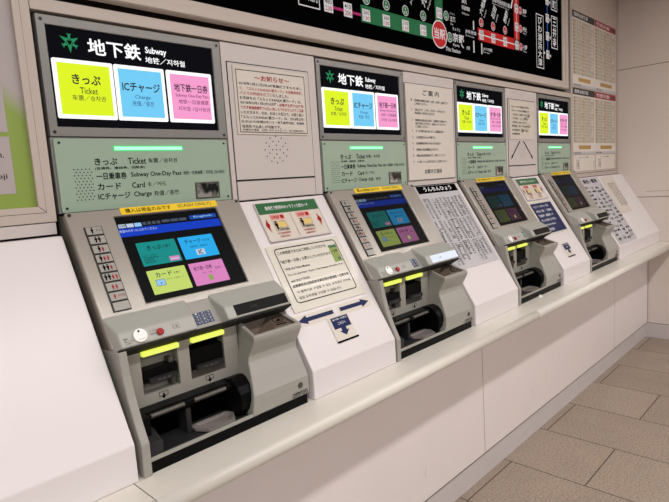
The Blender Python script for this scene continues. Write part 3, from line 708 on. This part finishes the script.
# tall numbered notice
b = MB(); F = WALL(MX[1]); b.prism(F,b.rr(.512,1.372,.884,1.785,.003),.0,.004,'paper'); z = .0046; b.outline(F,.512,1.372,.884,1.785,.002,z,'inkg')
b.text(F,'ご 案 内',.640,1.738,.768,1.762,z,'ink',.006)
L2 = [(1.714,['券売機の硬貨は10円・50円・100円・500円です','ご利用ください。']),(1.674,['お札は千円・二千円・五千円・一万円札です。','新紙幣もご利用になれます。']),(1.630,['乗車券は発売当日に限り、発売駅から有効です。','途中下車はできません。無効となりますので、','ご注意ください。']),(1.584,['きっぷの購入後の払いもどしは当駅の窓口へ']),(1.557,['小児運賃は大人の半額です。']),(1.531,['身体障害者手帳をお持ちの方は窓口へ']),(1.504,['回数券の有効期間は3か月です。']),(1.478,['故障の際は係員呼出ボタンを押してください']),(1.451,['つり銭・きっぷの取り忘れにご注意ください。'])]
for i,(y,ls) in enumerate(L2):
    b.text(F,str(i+1),.552,y-.004,.557,y+.007,z,'ink',.006)
    for k,s in enumerate(ls):
        b.text(F,s,.577,y-.005-k*.0135,.577+min(.262,.0108*len(s)+.012),y+.006-k*.0135,z,'ink',.006)
b.text(F,'京都市交通局',.632,1.398,.768,1.418,z,'ink',.006)
notice('notice_board','tall white notice board with nine numbered lines between second and third signs','notice board',b)
# crumpled clear-covered notice between third and fourth signs + pointer lines
b = MB(); F = WALL(MX[2]); b.box(F,.548,1.557,.0008,.858,1.768,.004,'paper2'); z = .0046
for i,(s,e) in enumerate((('ICカードをご利用のお客様へ',.84),('チャージは千円単位で',.80),('一万円札もご利用いただけます',.86),('二千円札・五千円札は',.74),('ご利用になれません',.66),('地下鉄・市バス案内所まで',.86),('右の券売機をご利用ください',.80),('京都駅長',.35))):
    y = 1.735-i*.021; b.text(F,s,.572,y-.006,.572+.27*e,y+.006,z,'ink',.018 if i in (0,1,5) else .008)
FQ = F
rnd = random.Random(3)
for k in range(26):
    cx,cz = .66+rnd.random()*.14,1.60+rnd.random()*.09; r = .006+rnd.random()*.012; a = rnd.random()*6
    b.poly(F,[(cx+r*math.cos(a+j*2.1),cz+r*.8*math.sin(a+j*2.1)) for j in range(3)],z+.0005,'sheet')  # pale triangles paint the glare of the crinkled film
notice('covered_notice','cream notice under crinkled clear film between third and fourth signs','notice',b)
for (xa,za,xb,zb,l) in ((.672,1.549,.566,1.456,'black tape pointer line slanting down left below the film-covered notice'),(.716,1.549,.832,1.452,'black tape pointer line slanting down right below the film-covered notice')):
    b = MB(); b.line(F,xa,za,xb,zb,.0085,.0008,'ink')
    d = Vector((xb-xa,zb-za)).normalized(); n = Vector((-d.y,d.x)); p = Vector((xb,zb))
    b.poly(F,[tuple(p+d*.012),tuple(p-d*.018+n*.009),tuple(p-d*.018-n*.009)],.0010,'ink'); notice('tape_pointer',l,'tape line',b)

# timetables on the back wall
def timetable(x0,x1,zt,zb,hd,txt,label):
    b = MB(); b.box(Wd,x0,zb,.0008,x1,zt,.0025,'paper'); z = .0031; hh = .044
    b.quad(Wd,x0,zt-hh,x1,zt,z,hd); b.text(Wd,txt,x0+.03,zt-hh*.78,x0+.68*(x1-x0),zt-hh*.22,z+.0005,'inkwhite',.006); b.quad(Wd,x1-.09,zt-hh*.7,x1-.02,zt-hh*.3,z+.0005,'inkg')
    n = 15; top = zt-hh-.012; bot = zb+.075; dy = (top-bot)/n; w = x1-x0
    for i in range(n):
        y1 = top-i*dy
        b.quad(Wd,x0+.012,y1-dy*.86,x1-.012,y1,z,'tan')
        b.quad(Wd,x0+.042,y1-dy*.78,x0+w*.42,y1-dy*.22,z+.0002,'paper'); b.quad(Wd,x0+w*.55,y1-dy*.78,x0+w*.92,y1-dy*.22,z+.0002,'paper')
        b.text(Wd,'%d'%(5+i),x0+.016,y1-dy*.8,x0+.032,y1-dy*.2,z+.0006,'ink',.004)
        b.text(Wd,' '.join('%02d'%((7*j+3*i)%60) for j in range(5+(i*5)%4)),x0+.045,y1-dy*.75,x0+.045+w*.36*(.7+.3*((i*3)%4)/3),y1-dy*.25,z+.0006,'ink',0)
        b.text(Wd,' '.join('%02d'%((9*j+5*i)%60) for j in range(4+(i*3)%4)),x0+w*.56,y1-dy*.75,x0+w*.56+w*.36*(.7+.3*((i*7)%4)/3),y1-dy*.25,z+.0006,'ink',0)
    for k in range(1,6): b.quad(Wd,x0+.012+k*(w-.024)/6,bot,x0+.0135+k*(w-.024)/6,top,z+.0004,'paper')
    b.quad(Wd,x0+.25*w,zb+.034,x0+.8*w,zb+.060,z,'gold'); b.quad(Wd,x0,zb,x1,zb+.018,z,'papergrey'); b.text(Wd,'京都市交通局',x0+.02,zb+.004,x0+.14,zb+.014,z+.0006,'ink',0)
    return tag(b.build('timetable'),label,'timetable','train timetables on the back wall')
timetable(3.750,4.158,2.397,1.915,'tblack','国際会館方面','upper timetable with black heading, on wall beside the map board')
timetable(4.162,4.612,2.397,1.915,'tred','竹田方面','upper timetable with dark red heading, near the wall corner')
timetable(3.750,4.158,1.905,1.466,'tblack','国際会館方面','lower timetable with black heading, beside the farthest lit sign')
timetable(4.162,4.612,1.905,1.466,'tred','竹田方面','lower timetable with dark red heading, near the wall corner')
for (xa,xb,l) in ((3.752,4.155,'small white exit list sheet below the black-headed timetable'),(4.175,4.60,'small white exit list sheet below the red-headed timetable')):
    b = MB(); b.box(Wd,xa,1.352,.0008,xb,1.460,.0025,'paper'); z = .0031
    b.text(Wd,'エレベーターのご案内',xa+.10,1.440,xa+.28,1.450,z,'ink',.006)
    for k in range(5): b.text(Wd,['烏丸口','八条口','中央口','地下街','のりば'][k],xa+.05,1.420-k*.013,xa+.11,1.429-k*.013,z,'inkg',0)
    b.line(Wd,xa+.09,1.37,xa+.09,1.41,.004,z,'inkg'); b.line(Wd,xb-.02,1.37,xb-.02,1.42,.004,z,'inkg')
    notice('exit_sheet',l,'paper sheet',b)

# ------------------------------------------------------------------ things on the sloped cladding
def card(F, label, dim=False):
    t = thing('card_holder',(0,0,0),label,'card holder'); z0 = .0006
    b = MB(); b.box(F,.580,-.104,z0,.844,.034,.004,'paper2'); b.build('card',t)
    b = MB(); b.box(F,.582,-.006,.004,.842,.034,.006,'cardgreen'); b.text(F,'券売機で販売中のトラフィカ京カード',.612,.006,.800,.021,.0066,'inkwhite',.014); b.build('heading',t,label='green heading strip with white lettering')
    b = MB(); z = .0046
    for x in (.618,.730):
        b.box(F,x,-.030,.004,x+.060,-.010,.0045,'rust'); b.text(F,'1000',x+.006,-.026,x+.036,-.014,.005,'inkred',.01); b.quad(F,x+.042,-.026,x+.055,-.014,.005,'inkred')
        b.quad(F,x+.002,-.072,x+.058,-.034,z,'yellow'); b.quad(F,x+.002,-.072,x+.058,-.034,z,'paper'); b.quad(F,x+.018,-.058,x+.054,-.038,z+.0003,'cream2')
        person(b,F,x+.012,-.050,.030,z+.0006,'ink'); b.text(F,'京都市交通局',x+.018,-.070,x+.056,-.063,z+.0006,'ink',.004)
        b.text(F,'千円券発売中',x+.002,-.084,x+.056,-.076,z+.0006,'inkred',.01); b.text(F,'自動券売機で',x+.008,-.095,x+.05,-.088,z+.0006,'inkred',.006)
    b.quad(F,.7055,-.098,.707,-.010,z,'inkred')
    b.poly(F,[(.600,-.022),(.600,-.036),(.605,-.046),(.600,-.056),(.600,-.074),(.588,-.046)],z,'inkred'); b.poly(F,[(.820,-.022),(.820,-.036),(.815,-.046),(.820,-.056),(.820,-.074),(.834,-.046)],z,'inkred')
    b.build('printed_cards',t)
    b = MB(); b.box(F,.576,-.108,.0006,.846,-.103,.010,'white2'); b.box(F,.576,-.104,.0006,.580,.036,.006,'white2'); b.box(F,.843,-.104,.0006,.847,.036,.006,'white2'); b.build('holder_rail',t,bevel=.001)
    return t
S1 = SLOPE(MX[0]); S2 = SLOPE(MX[1]); S3 = SLOPE(MX[2])
card(S1,'card holder with green heading above the large laminated sheet, between first and second machine')
card(S3,'small card holder with green heading above the navy notice')
# laminated sheet
b = MB(); b.box(S1,.548,-.3455,.0006,.868,-.1195,.003,'sheet'); z = .0036
b.rrline(S1,.573,-.3195,.845,-.130,.014,.0032,z,'ink')
T = [('この券売機でまたはご利用していただける',.583,.792,.1415,.1535,.010),('「地下鉄一日券」を購入していただけます。',.580,.805,.172,.184,.010),('With this Ticket Machine',.585,.690,.1995,.2075,.008),('You can purchase “Kyoto City Subway One-Day Pass”',.583,.835,.2200,.2285,.008),('with ONLY TICKET.',.586,.668,.2415,.2495,.008),('此售票机可以购买的车票仅限市营地铁一日乘车券',.584,.835,.2575,.2685,.012),('이 발매기로 구입할 수 있는 승차권은 지하철',.590,.830,.2790,.2885,.006),('일일 승차권을 구입할 수 있습니다.',.588,.775,.2985,.3080,.006)]
for s,a,e,c,d,bo in T: b.text(S1,s,a,-d,e,-c,z,'ink',bo)
b.box(S1,.803,-.214,.003,.8385,-.150,.0036,'pgreen'); b.quad(S1,.803,-.160,.8385,-.150,.004,'cardgreen'); b.text(S1,'一日券',.806,-.178,.835,-.168,.004,'ink',.004); b.quad(S1,.822,-.208,.834,-.198,.004,'cardgreen')
notice('laminated_sheet','large laminated instruction sheet with rounded black border between first and second machine','sheet',b)
# navy arrows on white tape
def arrow(xt, xs, s, label):     # tip x, tail x
    b = MB(); d = 1 if xt > xs else -1
    b.quad(S1,min(xt,xs)-.006,-s-.019,max(xt,xs)+.004,-s+.017,.0008,'paper')
    hx = xt-d*.038
    b.poly(S1,[(xs,-s-.0065),(hx,-s-.0065),(hx,-s-.0145),(xt,-s),(hx,-s+.0145),(hx,-s+.0065),(xs,-s+.0065)],.0014,'inkblue'); return notice('arrow_sticker',label,'arrow sticker',b,'navy arrow stickers')
arrow(.545,.695,.373,'navy arrow sticker pointing left below the laminated sheet')
arrow(.866,.726,.373,'navy arrow sticker pointing right below the laminated sheet')
def here(F, label):
    b = MB(); b.quad(F,.657,-.470,.748,-.388,.0016,'paper'); z = .0022
    b.quad(F,.668,-.430,.744,-.393,z,'inkblue'); b.poly(F,[(.695,-.430),(.717,-.430),(.717,-.440),(.727,-.440),(.706,-.456),(.685,-.440),(.695,-.440)],z,'inkblue')
    b.text(F,'地下鉄一日券は',.674,-.403,.738,-.397,z+.0006,'inkwhite',.006); b.text(F,'こちらへ',.690,-.419,.724,-.410,z+.0006,'inkwhite',.012); b.quad(F,.656,-.474,.752,-.468,z+.0003,'ink')
    return notice('arrow_card',label,'sign',b,'navy down arrow cards')
here(S1,'small white card with navy down arrow below the two arrow stickers')
here(S3,'small white card with navy down arrow below the navy notice')
# fare table
b = MB(); b.box(S2,.530,-.368,.0006,.876,.045,.003,'papergrey'); z = .0036
b.box(S2,.553,.0075,.003,.868,.0455,.0036,'ink'); b.text(S2,'うんちんひょう',.600,.016,.822,.038,.0042,'inkwhite',.02)
names = ['国際会館','松ヶ崎','北山','北大路','鞍馬口','今出川','丸太町','御池','四条','五条','京都','九条','十条','くいな橋','竹田','六地蔵','石田','醍醐','小野','椥辻','東野','山科','御陵','蹴上','東山','三条京阪','市役所前','二条城前','二条','円町','西大路御池','太秦天神川','新田辺','大久保','小倉','向島','桃山御陵前','伏見','丹波橋','奈良','西大寺','高の原','京橋','樟葉','枚方市','大津','石山','草津','守山','野洲']
for c in range(5):
    for blk in range(3):
        rr = random.Random(c*7+blk); n = 12-(blk==2)*(c%3)*2
        x = .548+c*.064; s0 = .018+blk*.112+(c%2)*.004
        rows = [names[(c*11+blk*9+i)%len(names)] for i in range(n)]
        b.text(S2,'\n'.join(rows),x,-s0-.0088*n,x+.030,-s0,z,'ink',.012)
        b.text(S2,'\n'.join('%d'%(210+10*rr.randint(0,40)) for i in range(n)),x+.036,-s0-.0088*n,x+.052,-s0,z,'ink',.012)
        b.quad(S2,x-.003,-s0-.0088*n-.002,x-.0022,-s0,z,'inkg'); b.quad(S2,x+.033,-s0-.0088*n-.002,x+.0338,-s0,z,'inkg')
notice('fare_table','grey fare table sheet with black heading between second and third machine','fare table',b)
# navy notice
b = MB(); b.box(S3,.560,-.325,.0006,.856,-.118,.0016,'sheet'); b.box(S3,.577,-.315,.0016,.842,-.129,.0034,'inkblue'); z = .004
for i,(s,e) in enumerate((('ICカードへのチャージは',.80),('「地下鉄一日券」「一日乗車券」',.86),('「回数券・連絡券」の',.78),('購入にはご利用いただけません',.80),('Cash only for tickets',.62),('京都市交通局',.40))):
    y = -.150-i*.029; b.text(S3,s,.597,y-.008,.597+.235*e,y+.008,z,'inkwhite',.014)
notice('navy_notice','navy blue notice with white lettering between third and fourth machine','notice',b)
# station list on the end slope + tilted slip
b = MB(); F = Sp; b.box(F,3.752,-.516,.0006,4.122,-.006,.003,'papergrey'); z = .0036
b.text(F,'駅名一覧表',3.80,-.050,4.06,-.018,z,'ink',.03)
for c in range(4):
    for r in range(14):
        n = names[(c*12+r*5)%len(names)]; x = 3.772+c*.088; s = .072+r*.0305+((c*7+r*3)%3)*.004
        b.text(F,n,x,-s-.017,x+.078*(.65+.1*((c+r)%4)),-s,z,'ink',.03)
        if (c+r)%2: b.text(F,'%d円'%(210+50*((r*3+c)%6)),x+.01,-s-.0255,x+.05,-s-.0195,z,'inkg',0)
notice('station_list','pale station name list on the right end slope beside the farthest machine','station list',b)
b = MB(); pts = [(4.172,-.015),(4.150,-.322),(4.372,-.312),(4.440,-.012)]
pts = [(4.182,-.014),(4.128,-.322),(4.364,-.313),(4.430,-.010)]
b.prism(F,pts,.0006,.002,'paper2')
for k in range(4):
    x = 4.232+k*.040
    b.text(F,'\n'.join('切符のお求めは手前の券売機で'[(k*3)%5:(k*3)%5+8]),x,-.262+.010*(k%2),x+.022,-.065,.0026,'ink',.008)
notice('tilted_slip','beige paper slip with vertical lettering, stuck crooked beside the station list','paper slip',b)

# scrap of paper on the counter
b = MB(); b.add([(2.500,-.300,ZC+.0006),(2.522,-.310,ZC+.0006),(2.528,-.296,ZC+.0006),(2.508,-.288,ZC+.0006),(2.512,-.302,ZC+.013),(2.522,-.299,ZC+.010)],[(0,1,2,3),(0,1,4),(1,2,5,4),(2,3,5),(3,0,4,5)],'knob')
tag(b.build('paper_scrap'),'tiny crumpled white paper scrap on the counter before the third machine','paper scrap')

# ------------------------------------------------------------------ ceiling light + fill
lt = thing('ceiling_light',(1.8,-1.63,2.74),'long fluorescent ceiling light running parallel to the machines','ceiling light')
b = MB(); FL = Fr((0,0,0),(1,0,0),(0,1,0),(0,0,-1)); b.box(FL,-3.6,-.09,0,3.6,.09,.03,'white'); b.build('housing',lt)
b = MB(); b.box(FL,-3.58,-.06,.03,3.58,.06,.036,emit('tube_glow',(255,246,238),1.5,.5)); b.build('diffuser',lt)
def area(name, loc, sx, sy, power, rot=(0,0,0), col=(1,.967,.948)):
    l = bpy.data.lights.new(name,'AREA'); l.shape = 'RECTANGLE'; l.size = sx; l.size_y = sy; l.energy = power; l.color = col
    o = bpy.data.objects.new(name,l); C.objects.link(o); o.location = loc; o.rotation_euler = rot; return o
area('ceiling_lamp',(1.8,-1.63,2.695),7.2,.13,84)
area('right_wall_fill',(-2.2,-3.0,2.70),2.0,2.0,34)  # added fill to brighten the right wall, stands for no real fixture
area('hall_lamp',(1.8,-3.9,2.70),9,1.0,150)
w = bpy.data.worlds.new('hall'); bpy.context.scene.world = w; w.use_nodes = True
w.node_tree.nodes['Background'].inputs[0].default_value = (1,.94,.91,1); w.node_tree.nodes['Background'].inputs[1].default_value = .13

# ------------------------------------------------------------------ camera
cd = bpy.data.cameras.new('camera'); co = bpy.data.objects.new('camera',cd); C.objects.link(co)
cd.sensor_width = 36; cd.lens = 539.3124*36/669; cd.clip_start = .05
fw = Vector((.70615222,.69649909,-.12742861)); r2 = Vector((.69472056,-.71630501,-.06534887)); up = r2.cross(fw)
m = Matrix((r2,up,-fw)).transposed().to_4x4(); m.translation = Vector((0,-1.4,1.39062)); co.matrix_world = m
sc = bpy.context.scene; sc.camera = co
sc.view_settings.view_transform = 'Standard'; sc.view_settings.look = 'None'
